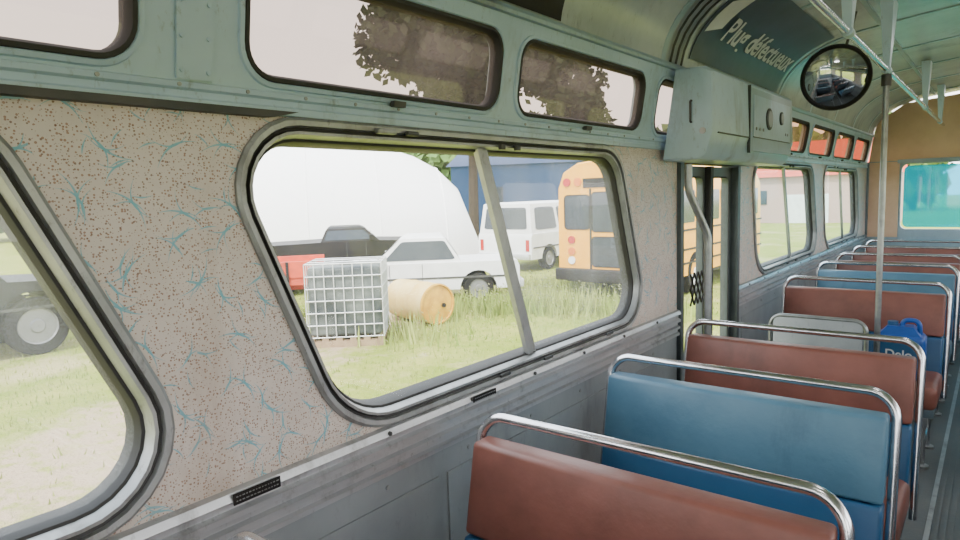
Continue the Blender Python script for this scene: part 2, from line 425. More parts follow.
b = Build()
b.plate([(0, 0), (W, 0), (W, 1.80), (0, 1.80)], [rpoly([(.34, 1.04), (2.1, 1.04), (2.1, 1.76), (.34, 1.76)], .06, 6)], lambda u, v, o: Vector((u, Y1 - .002 - o, v)), .05, TEALD)
b.plate([(.02, 1.80), (W - .02, 1.80), (W - .05, 2.05), (W - .10, 2.25), (W - .35, 2.42), (1.22, 2.51), (.35, 2.42), (.10, 2.25), (.05, 2.05)], [], lambda u, v, o: Vector((u, Y1 - .01 - o, v)), .04, ORANGE)
b.box((.03, Y1 - .03, .95), (.32, Y1 - .012, 1.79), ORANGE)
b.box((.30, Y1 - .04, 1.77), (2.14, Y1 - .012, 1.81), TEALD)
b.done('wall_back')
b = Build(); b.plate(rpoly([(.36, 1.06), (2.08, 1.06), (2.08, 1.74), (.36, 1.74)], .05, 6), [], lambda u, v, o: Vector((u, Y1 + .02, v)), 0, G_TEAL)
b.box((1.20, Y1 - .0, 1.05), (1.24, Y1 + .03, 1.75), TEALD)
b.done('window_20')
b = Build()
b.plate([(0, 0), (W, 0), (W, 2.08), (1.9, 2.45), (.54, 2.45), (0, 2.08)], [rpoly([(.15, .85), (2.29, .85), (2.29, 1.95), (.15, 1.95)], .1, 6)], lambda u, v, o: Vector((u, Y0 + o, v)), .05, TEAL)
b.box((1.19, Y0 - .05, .85), (1.25, Y0, 1.95), ALU); b.done('wall_front')
b = Build(); b.plate([(.16, .86), (2.28, .86), (2.28, 1.94), (.16, 1.94)], [], lambda u, v, o: Vector((u, Y0 - .03, v)), 0, G_SIDE); b.done('window_21')

# ------------------------------------------------------------------ windows
def make_window(sx, w, name, gmat, gmat2=None):
    X, flat, lean = side(sx); b = Build(); c = wcorn(w)
    def L(t, off): return [flat(u, v, off) for u, v in rpoly(inset(c, t), [max(.03, r - t) for r in RAD], 8)]
    b.loft([L(t, o) for t, o in [(-.004, .001), (-.004, .009), (.003, .014), (.014, .013), (.017, .004)]], ALU)
    b.loft([L(t, o) for t, o in [(.017, .004), (.023, .002), (.026, .009)]], RUBBER)
    b.loft([L(t, o) for t, o in [(.026, .009), (.033, .009), (.037, .000), (.041, -.012)]], ALU)
    b.loft([L(t, o) for t, o in [(.041, -.012), (.047, -.014), (.053, -.030), (.055, -.06)]], RUBBER)
    b.loft([L(t, o) for t, o in [(.055, -.06), (.0, -.068)]], ALU)
    gc = inset(c, .048); gr = [r - .048 for r in RAD]
    if w[4]:
        d = w[4] + .005; s = .36
        (bl, zb0), (br, _), (tr, zt0), (tl, _) = gc
        qa = lambda z: d + (ZT - z) * s
        b.plate(rpoly([gc[0], (qa(zb0), zb0), (qa(zt0), zt0), gc[3]], [gr[0], .004, .004, gr[3]], 8), [], lambda u, v, o: flat(u, v, -.024), 0, gmat)
        b.plate(rpoly([(qa(zb0), zb0), gc[1], gc[2], (qa(zt0), zt0)], [.004, gr[1], gr[2], .004], 8), [], lambda u, v, o: flat(u, v, -.030), 0, gmat2 or gmat)
        zt = ZT - .05; zb = ZB + .045; d = w[4]
        def bar(y0, y1, o0, o1, m):
            def q(z, yy): return yy + (ZT - z) * s
            lo = [flat(q(zb, y0), zb, o0), flat(q(zb, y1), zb, o0), flat(q(zb, y1), zb, o1), flat(q(zb, y0), zb, o1)]
            hi = [flat(q(zt, y0), zt, o0), flat(q(zt, y1), zt, o0), flat(q(zt, y1), zt, o1), flat(q(zt, y0), zt, o1)]
            b.loft([lo, hi], m, cap0=True, cap1=True)
        bar(d - .022, d + .004, -.022, -.004, ALU); bar(d + .004, d + .010, -.026, -.010, RUBBER); bar(d + .010, d + .032, -.028, -.010, ALU)
        for yy in (d + .18, d + .10):
            b.box((min(X(.012), X(.024)), yy - .02, ZT - .055), (max(X(.012), X(.024)), yy + .0, ZT - .04), DARKM)
        b.rbox((min(X(.012), X(.03)), d - .42, ZT - .036), (max(X(.012), X(.03)), d - .36, ZT - .022), ALU, r=.004, seg=2)
        b.rbox((min(X(.012), X(.03)), d - .32, ZT - .036), (max(X(.012), X(.03)), d - .28, ZT - .024), DARKM, r=.004, seg=2)
        for yy in (d - .2, d + .05, d + .5):
            b.rbox((min(X(.012), X(.022)), yy + .25, ZB + .012), (max(X(.012), X(.022)), yy + .30, ZB + .022), DARKM, r=.002, seg=1)
    else:
        b.plate(rpoly(gc, gr, 8), [], lambda u, v, o: flat(u, v, -.028), 0, gmat)
    return b.done(name)
def make_standee(sx, s, name, gm):
    X, flat, lean = side(sx); b = Build(); c = scorn(*s); R = .075
    def L(t, off): return [lean(u, v, off) for u, v in rpoly(inset(c, t), R - t, 7)]
    b.loft([L(t, o) for t, o in [(-.008, .001), (-.006, .007), (.002, .009), (.005, .004)]], TEAL)
    b.loft([L(t, o) for t, o in [(.004, .004), (.006, .008), (.014, .008), (.020, -.002), (.022, -.03)]], RUBBER)
    b.plate(rpoly(inset(c, .018), R - .018, 7), [], lambda u, v, o: lean(u, v, -.012), 0, gm)
    ym = (s[0] + s[1]) / 2
    p = [lean(ym - .02, 1.778, .004), lean(ym + .02, 1.778, .004), lean(ym + .02, 1.792, .004), lean(ym - .02, 1.792, .004)]
    q = [lean(ym - .02, 1.778, .022), lean(ym + .02, 1.778, .022), lean(ym + .02, 1.792, .022), lean(ym - .02, 1.792, .022)]
    b.loft([p, q], DARKM, cap0=True, cap1=True)
    return b.done(name)
k = 1
for w in WINS: make_window(0, w, 'window_%d' % k, G_SIDE if w[0] < 3 else G_FAR, G_SLIDE if w[0] < 3 else G_FAR); k += 1
for s in STAND:
    make_standee(0, s, 'window_%d' % k, G_AMB if s[0] > 3 else G_TINT); k += 1
k = 22
for w in RW:
    make_window(1, w, 'window_%d' % k, G_SIDE); k += 1
for s in STAND: make_standee(1, s, 'window_%d' % k, G_TINT); k += 1

def label(y0, y1, z0, z1, name, x=.023):
    b = Build(); b.rbox((x, y0, z0), (x + .003, y1, z1), BLACK, r=.001, seg=1)
    for r_ in range(2):
        yy = y0 + .006; zz = z1 - .007 - r_ * .009
        while yy < y1 - .008:
            l = random.uniform(.003, .007); b.box((x + .003, yy, zz - .0012), (x + .0034, yy + l, zz + .0012), ALU); yy += l + .003
    return b.done(name)
label(.655, .765, ZR - .016, ZR + .008, 'label_plate'); label(1.42, 1.53, ZR - .012, ZR + .006, 'label_plate')

# ------------------------------------------------------------------ exit door
b = Build(); fl = side(0)[1]
b.plate([(3.02, 0.0), (3.93, 0.0), (3.93, 1.72), (3.02, 1.72)], [[(3.06, .02), (3.89, .02), (3.89, 1.68), (3.06, 1.68)]], lambda u, v, o: fl(u, v, .02 + o), .10, DGREY)
for y0, y1 in ((3.07, 3.47), (3.48, 3.88)):
    hc = [(y0 + .05, .25), (y1 - .05, .25), (y1 - .05, 1.62), (y0 + .05, 1.62)]
    hole = rpoly(hc, .05, 5)
    b.plate([(y0, .03), (y1, .03), (y1, 1.67), (y0, 1.67)], [hole], lambda u, v, o: fl(u, v, -.02 + o), .035, DGREY)
    lo = [fl(u, v, -.018) for u, v in hole]; li = [fl(u, v, -.012) for u, v in rpoly(inset(hc, .010), .04, 5)]
    b.loft([lo, li], RUBBER)
    b.plate(hole, [], lambda u, v, o: fl(u, v, -.035), 0, G_SIDE)
b.box((-.02, 3.455, .03), (.012, 3.495, 1.67), RUBBER)
for i in range(6):
    ya = 3.12 + i * .05
    b.tube([(.03, ya, .98), (.03, ya + .05, 1.06), (.03, ya, 1.14)], .005, BLACK, n=6); b.tube([(.03, ya + .05, .98), (.03, ya, 1.06), (.03, ya + .05, 1.14)], .005, BLACK, n=6)
b.done('door_1')
b = Build()
b.tube(fillet3([(.10, 2.90, 1.665), (.10, 2.90, 1.55), (.16, 2.99, 1.34), (.16, 2.99, .50), (.13, 2.99, .0)], .15), .018, POLEM)
b.done('handrail')

b = Build()
pr = [(.08, 2.074), (.20, 2.072), (.235, 2.045), (.245, 1.80), (.215, 1.70), (.19, 1.68), (.025, 1.68)]
def lp(y, dx=0): return [(x - (dx if x > .1 else 0), y, z + (dx * .5 if z < 1.8 else -dx * .5)) for x, z in pr]
b.loft([lp(2.80, .018), lp(2.808, .006), lp(2.825), lp(4.15), lp(4.17, .01)], TEAL, cap0=True, cap1=True)
b.box((.236, 2.86, 1.79), (.249, 3.30, 1.795), DARKM); b.box((.236, 3.32, 1.73), (.247, 4.10, 2.03), TEALD); b.box((.238, 3.36, 1.80), (.2505, 4.06, 2.00), TEAL)
b.box((.236, 3.305, 1.72), (.2495, 3.31, 2.04), DARKM); b.box((.236, 3.36, 1.796), (.2515, 4.06, 1.80), DARKM)
for yy, zz, rr in ((3.62, 1.90, .055), (3.86, 1.92, .035)):
    b.cyl((.245, yy, zz), (.257, yy, zz), rr, DARKM); b.cyl((.256, yy, zz), (.260, yy, zz), rr * .75, GREY)
for yy in (3.40, 3.46, 3.52, 3.96, 4.0): b.cyl((.245, yy, 1.84), (.254, yy, 1.84), .008, ALU, n=8)
b.tube(fillet3([(.15, 2.805, 1.93), (.15, 2.788, 1.93), (.15, 2.788, 1.84), (.15, 2.805, 1.84)], .01), .005, DARKM, n=6)
b.cyl((.2, 2.80, 1.80), (.2, 2.795, 1.80), .014, ALU)
b.done('door_operator_housing')

def cove_sign(y0, y1, t0, t1, mat, name, text=None, tsize=.1, border=None, ty=.05, tt=.35, logo=None, bold=0.):
    b = Build(); n = 8
    def ring(y, off): return [(p.x, y, p.y) for p in (cove_pt(t0 + (t1 - t0) * i / n, off) for i in range(n + 1))]
    b.loft([ring(y0, .004), ring(y0, .008), ring(y1, .008), ring(y1, .004)], mat, closed=False)
    if border:
        for yy in border:
            a = [(p.x, yy, p.y) for p in (cove_pt(.02 + .96 * i / n, .011) for i in range(n + 1))]; c = [(p.x, yy + .025, p.y) for p in (cove_pt(.02 + .96 * i / n, .011) for i in range(n + 1))]
            b.loft([a, c], BLACK, closed=False)
    if logo:
        a_ = [(p.x, logo, p.y) for p in (cove_pt(.34 + .28 * i / 4, .0125) for i in range(5))]; c_ = [(p.x, logo + .15, p.y) for p in (cove_pt(.42 + .36 * i / 4, .0125) for i in range(5))]
        b.loft([a_, c_], OFFW, closed=False)
    if text:
        cu = bpy.data.curves.new('t', 'FONT'); cu.body = text; cu.size = tsize; cu.resolution_u = 3; cu.offset = bold
        ob = bpy.data.objects.new('t', cu); COL.objects.link(ob); bpy.context.view_layer.update()
        me = bpy.data.meshes.new_from_object(ob.evaluated_get(bpy.context.evaluated_depsgraph_get()))
        vs = []
        for v in me.vertices:
            p = cove_pt(tt + v.co.y / .62, .0145); vs.append((p.x, y0 + ty + v.co.x, p.y))
        b.add(vs, [list(p.vertices) for p in me.polygons], OFFW)
        bpy.data.objects.remove(ob); bpy.data.meshes.remove(me)
    return b.done(name)
cove_sign(1.40, 1.88, .03, .42, BLACK, 'advertising_sign', 'JUNIS\n  N.22', .07, ty=.08, tt=.18)
cove_sign(2.98, 4.45, .10, .84, SIGN, 'advertising_sign', 'Plug défectueux', .185, border=(2.76, 2.82, 2.88), ty=.22, tt=.34, logo=3.0, bold=.004)

# ------------------------------------------------------------------ grab rails, pole, mirror
def rail(x, name):
    b = Build(); z = 2.13
    b.tube([(x, 2.1, z), (x, 8.3, z)], .014, CHROME, n=14)
    for y in (2.15, 2.9, 4.0, 6.2, 7.8):
        b.cyl((x, y - .03, z), (x, y + .03, z), .021, TEAL, n=14)
        b.loft([[(x - .03, y - .085, 2.47), (x + .03, y - .085, 2.47), (x + .03, y + .085, 2.47), (x - .03, y + .085, 2.47)], [(x - .014, y - .02, 2.14), (x + .014, y - .02, 2.14), (x + .014, y + .02, 2.14), (x - .014, y + .02, 2.14)]], TEAL, cap0=True, cap1=True)
    return b.done(name)
rail(.72, 'ceiling_grab_rail'); rail(1.72, 'ceiling_grab_rail')
b = Build(); b.tube([(.72, 4.0, .0), (.72, 4.0, 2.105)], .015, POLEM, n=14); b.cyl((.72, 4.0, 0), (.72, 4.0, .02), .045, ALU); b.cyl((.72, 4.0, 2.05), (.72, 4.0, 2.108), .024, DARKM)
b.done('stanchion_pole')
b = Build()
b.tube(fillet3([(.20, 3.92, .0), (.20, 3.92, .825), (.68, 3.92, .825), (.68, 3.92, .0)], .06), .012, POLEM)
b.rbox((.215, 3.91, .12), (.665, 3.93, .82), GREY, r=.006, seg=2); b.done('stepwell_barrier')
b = Build(); Rm = .16; n = 32
nrm = Vector((.30, -1, -.25)).normalized(); cm = Vector((.49, 3.98, 2.12))
Mx = Matrix.Translation(cm) @ nrm.to_track_quat('Z', 'Y').to_matrix().to_4x4()
loops = [[(r * cos(2 * pi * k / n), r * sin(2 * pi * k / n), .035 * (1 - (r / Rm) ** 2)) for k in range(n)] for r in (Rm, .14, .11, .08, .05, .025, .008)]
b.loft(loops, MIRR, cap1=True, M=Mx)
rim = [(Rm * cos(2 * pi * k / 40), Rm * sin(2 * pi * k / 40), 0) for k in range(41)]
b.tube(rim, .012, BLACK, n=8, M=Mx, cap=False)
b.loft([[(r * cos(2 * pi * k / n), r * sin(2 * pi * k / n), z) for k in range(n)] for r, z in ((Rm, 0), (.12, -.03), (.03, -.045))], BLACK, cap1=True, M=Mx)
bk = Mx @ Vector((0, 0, -.045))
b.tube(fillet3([tuple(bk), tuple(bk + Vector((.0, .05, .02))), (.52, 4.08, 2.30), (.56, 4.08, 2.466)], .03), .008, DARKM, n=8)
b.done('convex_mirror')

# ------------------------------------------------------------------ seats
def make_seat(x0, x1, Y, band, name='bus_seat'):
    b = Build(); sh = .20
    def S(p): return Vector((p[0], p[1] + (p[2] - .95) * sh, p[2]))
    pts = fillet3([(x0, Y, .30), (x0, Y, .95), (x1, Y, .95), (x1, Y, .30)], .075, 8)
    b.tube([S(p) for p in pts], .0135, CHROME, n=12)
    def bulge(p):
        u = (p.x - x0) / (x1 - x0); q = p.copy()
        if p.y < Y - .03: q.y -= .010 * sin(max(0, min(1, u)) * pi)
        return S(q)
    e = .016
    b.rbox((x0 + e, Y - .060, .655), (x1 - e, Y + .010, .895), band, r=.013, seg=4, fn=bulge, cuts=8)
    b.rbox((x0 + e, Y - .064, .40), (x1 - e, Y + .006, .651), NAVY, r=.013, seg=4, fn=bulge, cuts=8)
    b.rbox((x0 + e + .01, Y - .02, .36), (x1 - e - .01, Y + .022, .88), SHELL, r=.008, seg=2, fn=S)
    b.rbox((x0 + .01, Y - .56, .33), (x1 - .01, Y - .12, .46), band, r=.035, seg=4)
    b.rbox((x0 + .02, Y - .55, .29), (x1 - .02, Y - .10, .34), SHELL, r=.01, seg=2)
    for yy in (Y - .50, Y - .16):
        b.tube([(x1 - .07, yy, .30), (x1 - .07, yy, .0)], .015, CHROME)
        b.cyl((x1 - .07, yy, 0.0), (x1 - .07, yy, .012), .035, ALU)
        b.tube([(x0 + .05, yy, .30), (x0 + .05, yy, .0)], .015, CHROME)
    b.tube([(x1 - .07, Y - .50, .12), (x1 - .07, Y - .16, .12)], .01, CHROME)
    return b.done(name)
cols = [RED, RED, BLUE, RED, RED, BLUE, RED, RED, RED]
YS = [.60, 1.37, 2.15, 2.92, 4.66, 5.68, 6.45, 7.25, 8.05]
for y, c in zip(YS, cols): make_seat(.10, 1.0, y, c)
for y, c in zip(YS, [BLUE, RED, RED, BLUE, RED, RED, BLUE, RED, RED]): make_seat(1.46, 2.34, y, c)

b = Build(); ox, oy, oz = .80, 4.29, .461
b.rbox((ox - .12, oy - .09, oz), (ox + .12, oy + .09, oz + .25), JUG, r=.03, seg=4)
b.loft([[(ox + sx * (.105 - t), oy + sy * (.075 - t * .6), oz + .24 + t * 1.2) for sx, sy in ((-1, -1), (1, -1), (1, 1), (-1, 1))] for t in (0, .02, .045)], JUG, cap1=True)
b.cyl((ox - .04, oy, oz + .28), (ox - .04, oy, oz + .315), .026, NAVY)
b.tube(fillet3([(ox + .09, oy, oz + .24), (ox + .085, oy, oz + .325), (ox + .01, oy, oz + .325), (ox + .0, oy, oz + .27)], .03), .013, JUG)
b.rbox((ox - .09, oy - .0935, oz + .06), (ox + .09, oy - .089, oz + .22), NAVY, r=.002, seg=1)
cu = bpy.data.curves.new('t', 'FONT'); cu.body = 'Delo'; cu.size = .065; cu.offset = .0012
ob = bpy.data.objects.new('t', cu); COL.objects.link(ob); bpy.context.view_layer.update()
me = bpy.data.meshes.new_from_object(ob.evaluated_get(bpy.context.evaluated_depsgraph_get()))
b.add([(ox - .065 + v.co.x, oy - .0950, oz + .125 + v.co.y) for v in me.vertices], [list(p.vertices) for p in me.polygons], OFFW)
bpy.data.objects.remove(ob)
b.done('oil_jug')

# ------------------------------------------------------------------ exterior
GZ = -.75
b = Build()
b.add([(-120, -60, GZ), (60, -60, GZ), (60, 140, GZ), (-120, 140, GZ)], [(0, 1, 2, 3)], GROUND)
def blade(x, y, h, m):
    a = random.uniform(0, 2 * pi); w = .008 + h * .03; lx, ly = random.uniform(-.3, .3) * h, random.uniform(-.3, .3) * h
    b.add([(x - w * cos(a), y - w * sin(a), GZ), (x + w * cos(a), y + w * sin(a), GZ), (x + lx, y + ly, GZ + h)], [(0, 1, 2)], m)
for i in range(20000):
    r = 3 + 17 * random.random() ** .8; a = radians(random.uniform(18, 95)); x = 1.2 - r * sin(a); y = r * cos(a)
    if x > -1.2: continue
    if abs(x + .5 * y + 4.3) < 1.2 and random.random() < .85: continue
    blade(x, y, random.uniform(.03, .08), BLADE)
for cx, cy, n_ in ((-5.9, 11.0, 500), (-6.5, 10.4, 500), (-4.9, 11.0, 400), (-7.0, 9.9, 300), (-7.0, 12.5, 400), (-6.4, 7.6, 200), (-8.2, 6.8, 200), (-4.0, 11.3, 250), (-6.5, 13.0, 400)):
    for i in range(n_):
        px, py, hh = cx + random.gauss(0, .45), cy + random.gauss(0, .4), random.uniform(.12, .5)
        blade(px, py, hh, BLADE)
        if random.random() < .16:
            s = .022; z = GZ + hh
            b.add([(px - s, py, z), (px, py - s, z + s), (px + s, py, z), (px, py + s, z - s)], [(0, 1, 2, 3)], PETAL)
b.done('ground')

def placed(x, y, az): return Matrix.Translation((x, y, GZ)) @ Matrix.Rotation(az, 4, 'Z')
def wheel(b, x, y, r, w, M, hub=HUB):
    s = 1 if y > 0 else -1
    n = 24
    def rg(rr, yy): return [(x + rr * cos(2 * pi * k / n), y + s * yy, r + rr * sin(2 * pi * k / n)) for k in range(n)]
    b.loft([rg(r * .6, -w), rg(r * .94, -w), rg(r, -w * .8), rg(r, -w * .15), rg(r * .94, 0), rg(r * .62, 0)], TYRE, M=M, cap0=True)
    b.loft([rg(r * .62, 0), rg(r * .58, -.03), rg(r * .25, -.03), rg(r * .2, .0), rg(.01, .0)], hub, M=M)
def vehicle(name, M, L, Wd, zb, belt, roof, green, wheels, wr, body, nose=None, windows=2, glassm=CARGL, tail=None):
    b = Build(); h = Wd / 2
    bot = [(-L / 2, zb)]
    for wx in sorted(wheels):
        ra = wr * 1.22
        for k in range(11):
            a = pi - pi * k / 10; bot.append((wx + ra * cos(a), max(zb, wr + ra * sin(a))))
    bot.append((L / 2, zb)); top = [(L / 2, belt * .72 if nose is None else nose), (L / 2 - .12, (belt * .95) if nose is None else nose + .12), (green[3], belt), (green[0], belt), (-L / 2 + .05, belt if tail is None else tail), (-L / 2, belt - .12)]
    poly = bot + top
    tris = [tuple(t) for t in tessellate_polygon([[Vector((p[0], p[1], 0)) for p in poly]])]
    for s in (-1, 1):
        b.add([(p[0], s * h, p[1]) for p in poly], tris, body, M)
    b.loft([[(p[0], -h, p[1]) for p in poly], [(p[0], h, p[1]) for p in poly]], body, M=M)
    b.box((-L / 2 + .1, -h + .3, zb + .02), (L / 2 - .1, h - .3, zb + .1), BLACK, M)
    for s in (-1, 1): b.box((-L / 2 + .1, s * h - .012, belt * .62), (L / 2 - .15, s * h + .012, belt * .62 + .04), DARKM, M)
    b.rbox((L / 2 - .02, -h + .03, zb), (L / 2 + .1, h - .03, zb + .18), GALV, r=.03, seg=2, M=M); b.rbox((-L / 2 - .1, -h + .03, zb), (-L / 2 + .02, h - .03, zb + .18), GALV, r=.03, seg=2, M=M)
    g0, g1, g2, g3 = green; tw = h - .13
    lo = [(g0, -h + .02, belt), (g3, -h + .02, belt), (g3, h - .02, belt), (g0, h - .02, belt)]
    hi = [(g1, -tw, roof - .05), (g2, -tw, roof - .05), (g2, tw, roof - .05), (g1, tw, roof - .05)]
    hi2 = [(g1 + .08, -tw + .1, roof), (g2 - .12, -tw + .1, roof), (g2 - .12, tw - .1, roof), (g1 + .08, tw - .1, roof)]
    b.loft([lo, hi, hi2], body, M=M, cap1=True)
    def quad(pa, pb, pc, pd, u0, u1, v0, v1, push):
        pa, pb, pc, pd = map(Vector, (pa, pb, pc, pd))
        f = lambda u, v: (pa.lerp(pb, u)).lerp(pd.lerp(pc, u), v)
        nn = (pb - pa).cross(pd - pa).normalized() * push
        c = rpoly([(u0, v0), (u1, v0), (u1, v1), (u0, v1)], .06, 3)
        b.add([f(u, v) + nn for u, v in c], [list(range(len(c)))], glassm, M)
    for k in range(windows):
        u0 = .05 + k * .9 / windows; u1 = .05 + (k + 1) * .9 / windows - .035
        quad(lo[0], lo[1], hi[1], hi[0], u0, u1, .12, .88, .008)
        quad(lo[3], lo[2], hi[2], hi[3], u0, u1, .12, .88, -.008)
    quad(lo[1], lo[2], hi[2], hi[1], .06, .94, .1, .9, .008)
    quad(lo[3], lo[0], hi[0], hi[3], .08, .92, .15, .88, .008)
    for s in (-1, 1):
        b.cyl((L / 2 - .02, s * (h - .22), belt * .62 + .1), (L / 2 + .02, s * (h - .22), belt * .62 + .1), .09, WHITE, M=M)
        b.box((-L / 2 - .015, s * (h - .14) - .06, belt * .55), (-L / 2 + .01, s * (h - .14) + .06, belt * .85), LAMP, M)
        for wx in wheels: wheel(b, wx, s * (h + .0), wr, .22, M)
        for dx in (g3 - .35, (g0 + g3) / 2 - .1): b.box((dx, min(s * h, s * (h + .004)), zb + .1), (dx + .012, max(s * h, s * (h + .004)), belt - .02), DARKM, M)
        for wx in [g3 - .25]: b.box((wx, min(s * h - .02 * s, s * (h + .16)), belt + .02), (wx + .1, max(s * h - .02 * s, s * (h + .16)), belt + .16), body, M)
    return b.done(name)
vehicle('white_pickup_truck', placed(-9.1, 10.65, radians(43 + 180)), 4.4, 1.75, .32, .92, 1.50, (-.95, -.6, .35, .95), (-1.3, 1.35), .33, WHITE, windows=1)
vehicle('van', placed(-10.6, 18.6, radians(90)), 5.2, 2.0, .38, 1.15, 2.10, (-2.55, -2.45, 1.5, 2.05), (-1.6, 1.7), .36, WHITE, windows=3, nose=.95)
vehicle('old_pickup_truck', placed(-12.3, 11.1, radians(50)), 5.2, 1.8, .45, 1.30, 1.66, (-.5, -.35, .6, .95), (-1.5, 1.6), .40, BLACK, windows=1, tail=1.25)
vehicle('suv', placed(-11.7, 2.15, radians(90)), 4.5, 1.85, .62, 1.22, 1.92, (-2.2, -1.95, .6, 1.1), (-1.35, 1.45), .47, SUVG, windows=3)
M = placed(-9.75, 7.35, radians(50)); b = Build()
b.box((-1.3, -.7, .78), (.9, .7, .92), RUST, M); b.box((-1.3, -.72, .92), (.9, -.66, 1.22), RUST, M); b.box((-1.3, .66, .92), (.9, .72, 1.22), RUST, M); b.box((-1.3, -.7, .92), (-1.24, .7, 1.22), RUST, M)
b.box((-1.1, -.08, .62), (1.6, .08, .78), RUST, M)
for i in range(5): b.box((-1.25 + i * .5, -.74, .80), (-1.20 + i * .5, -.72, 1.22), BLACK, M)
for s in (-1, 1): wheel(b, -.2, s * .72, .38, .2, M)
b.cyl((-.2, -.6, .38), (-.2, .6, .38), .05, BLACK, M=M); b.box((-.25, -.5, .38), (-.15, .5, .78), BLACK, M); b.cyl((1.5, 0, 0), (1.5, 0, .65), .04, BLACK, M=M)
b.done('utility_trailer')
M = placed(-7.15, 6.95, radians(42)); b = Build(); hw = .6; hd = .5
b.rbox((-hw + .03, -hd + .03, .17), (hw - .03, hd - .03, 1.28), TANKW, r=.06, seg=3, M=M)
b.cyl((0, 0, 1.27), (0, 0, 1.32), .12, BLACK, M=M)
for i in range(3): b.box((-hw, -hd + i * .45, 0), (hw, -hd + i * .45 + .1, .1), WOOD, M)
for i in range(6): b.box((-hw + i * .22, -hd, .1), (-hw + i * .22 + .1, hd, .15), WOOD, M)
for i in range(9):
    x = -hw + 2 * hw * i / 8
    for s in (-1, 1): b.cyl((x, s * hd, .15), (x, s * hd, 1.33), .010, GALV, n=6, M=M)
for i in range(7):
    y = -hd + 2 * hd * i / 6
    for s in (-1, 1): b.cyl((s * hw, y, .15), (s * hw, y, 1.33), .010, GALV, n=6, M=M)
for j in range(7):
    z = .16 + j * .195
    b.tube([(-hw, -hd, z), (hw, -hd, z), (hw, hd, z), (-hw, hd, z), (-hw, -hd, z)], .010, GALV, n=6, M=M)
for y in (-.2, .2): b.cyl((-hw, y, 1.33), (hw, y, 1.33), .013, GALV, n=6, M=M)
b.done('ibc_tote')
M = placed(-7.3, 8.75, radians(-12)); b = Build(); n = 28
def rg(r, x): return [(x, r * cos(2 * pi * k / n), .39 + r * sin(2 * pi * k / n)) for k in range(n)]
b.loft([rg(.32, -.66), rg(.37, -.62), rg(.375, -.2), rg(.385, -.18), rg(.375, -.16), rg(.375, .2), rg(.385, .22), rg(.375, .24), rg(.375, .60)], CREAM, M=M, cap0=True)
b.loft([rg(.375, .60), rg(.38, .62), rg(.35, .63), rg(.34, .60), rg(.15, .62), rg(.02, .63)], ENDY, M=M, cap1=True)
b.cyl((.62, .12, .36), (.66, .12, .36), .04, BLACK, M=M)
for xx in (-.4, .4): b.box((xx - .05, -.3, 0), (xx + .05, .3, .07), WOOD, M)
b.done('storage_barrel')

M = placed(-5.25, 15.9, radians(90)); b = Build(); L = 7.0; h = 1.2
sec = [(-h, .45), (-h, 1.9), (-h * .985, 2.45), (-h * .88, 2.78), (-h * .6, 2.96), (0, 3.03), (h * .6, 2.96), (h * .88, 2.78), (h * .985, 2.45), (h, 1.9), (h, .45)]
b.loft([[(-L / 2 + e, y * k, .45 + (z - .45) * k2) for y, z in sec] for e, k, k2 in ((0, .985, .985), (.08, 1, 1), (L - .1, 1, 1), (L, .98, .98))], YEL, M=M, cap0=True, cap1=True)
xr = -L / 2
for (y0, y1, z0, z1) in ((-1.0, -.42, 1.55, 2.25), (.42, 1.0, 1.55, 2.25), (-.33, .33, 1.5, 2.3), (-.33, .33, .75, 1.35)):
    c = rpoly([(y0, z0), (y1, z0), (y1, z1), (y0, z1)], .07, 4); b.add([(xr - .012, y, z) for y, z in c], [list(range(len(c)))], CARGL, M)
    c2 = rpoly(inset([(y0, z0), (y1, z0), (y1, z1), (y0, z1)], -.03), .09, 4); b.loft([[(xr - .002, y, z) for y, z in c2], [(xr - .014, y, z) for y, z in c2], [(xr - .014, y, z) for y, z in c]], BLACK, M=M)
for s in (-1, 1):
    for yy, m_ in ((.95, LAMP), (.68, AMBER)): b.cyl((xr - .03, s * yy, 2.55), (xr + .01, s * yy, 2.55), .09, m_, M=M)
    for zz, m_ in ((1.3, LAMP), (1.05, AMBER), (.85, WHITE)): b.cyl((xr - .03, s * .85, zz), (xr + .01, s * .85, zz), .085, m_, M=M)
    for zz in (.7, 1.0, 1.42): b.box((xr + .05, min(s * (h - .01), s * (h + .012)), zz), (L / 2, max(s * (h - .01), s * (h + .012)), zz + .045), BLACK, M)
    for i in range(8):
        x0 = xr + .35 + i * .8; c = rpoly([(x0, 1.6), (x0 + .68, 1.6), (x0 + .68, 2.3), (x0, 2.3)], .05, 3)
        b.add([(x, s * (h + .006), z) for x, z in c], [list(range(len(c)))], CARGL, M)
    for wx in (-1.6, 2.3): wheel(b, wx, s * (h + .01), .48, .28, M, hub=WHITE)
b.box((xr - .02, -.40, .5), (xr, -.36, 2.4), BLACK, M); b.box((xr - .02, .36, .5), (xr, .40, 2.4), BLACK, M)
b.rbox((xr - .16, -1.2, .42), (xr + .1, 1.2, .68), BLACK, r=.03, M=M); b.box((xr - .02, -.55, 2.42), (xr, .55, 2.62), BLACK, M)
b.box((-L / 2 + .2, -1.1, .35), (L / 2, 1.1, .5), BLACK, M)
b.done('school_bus')

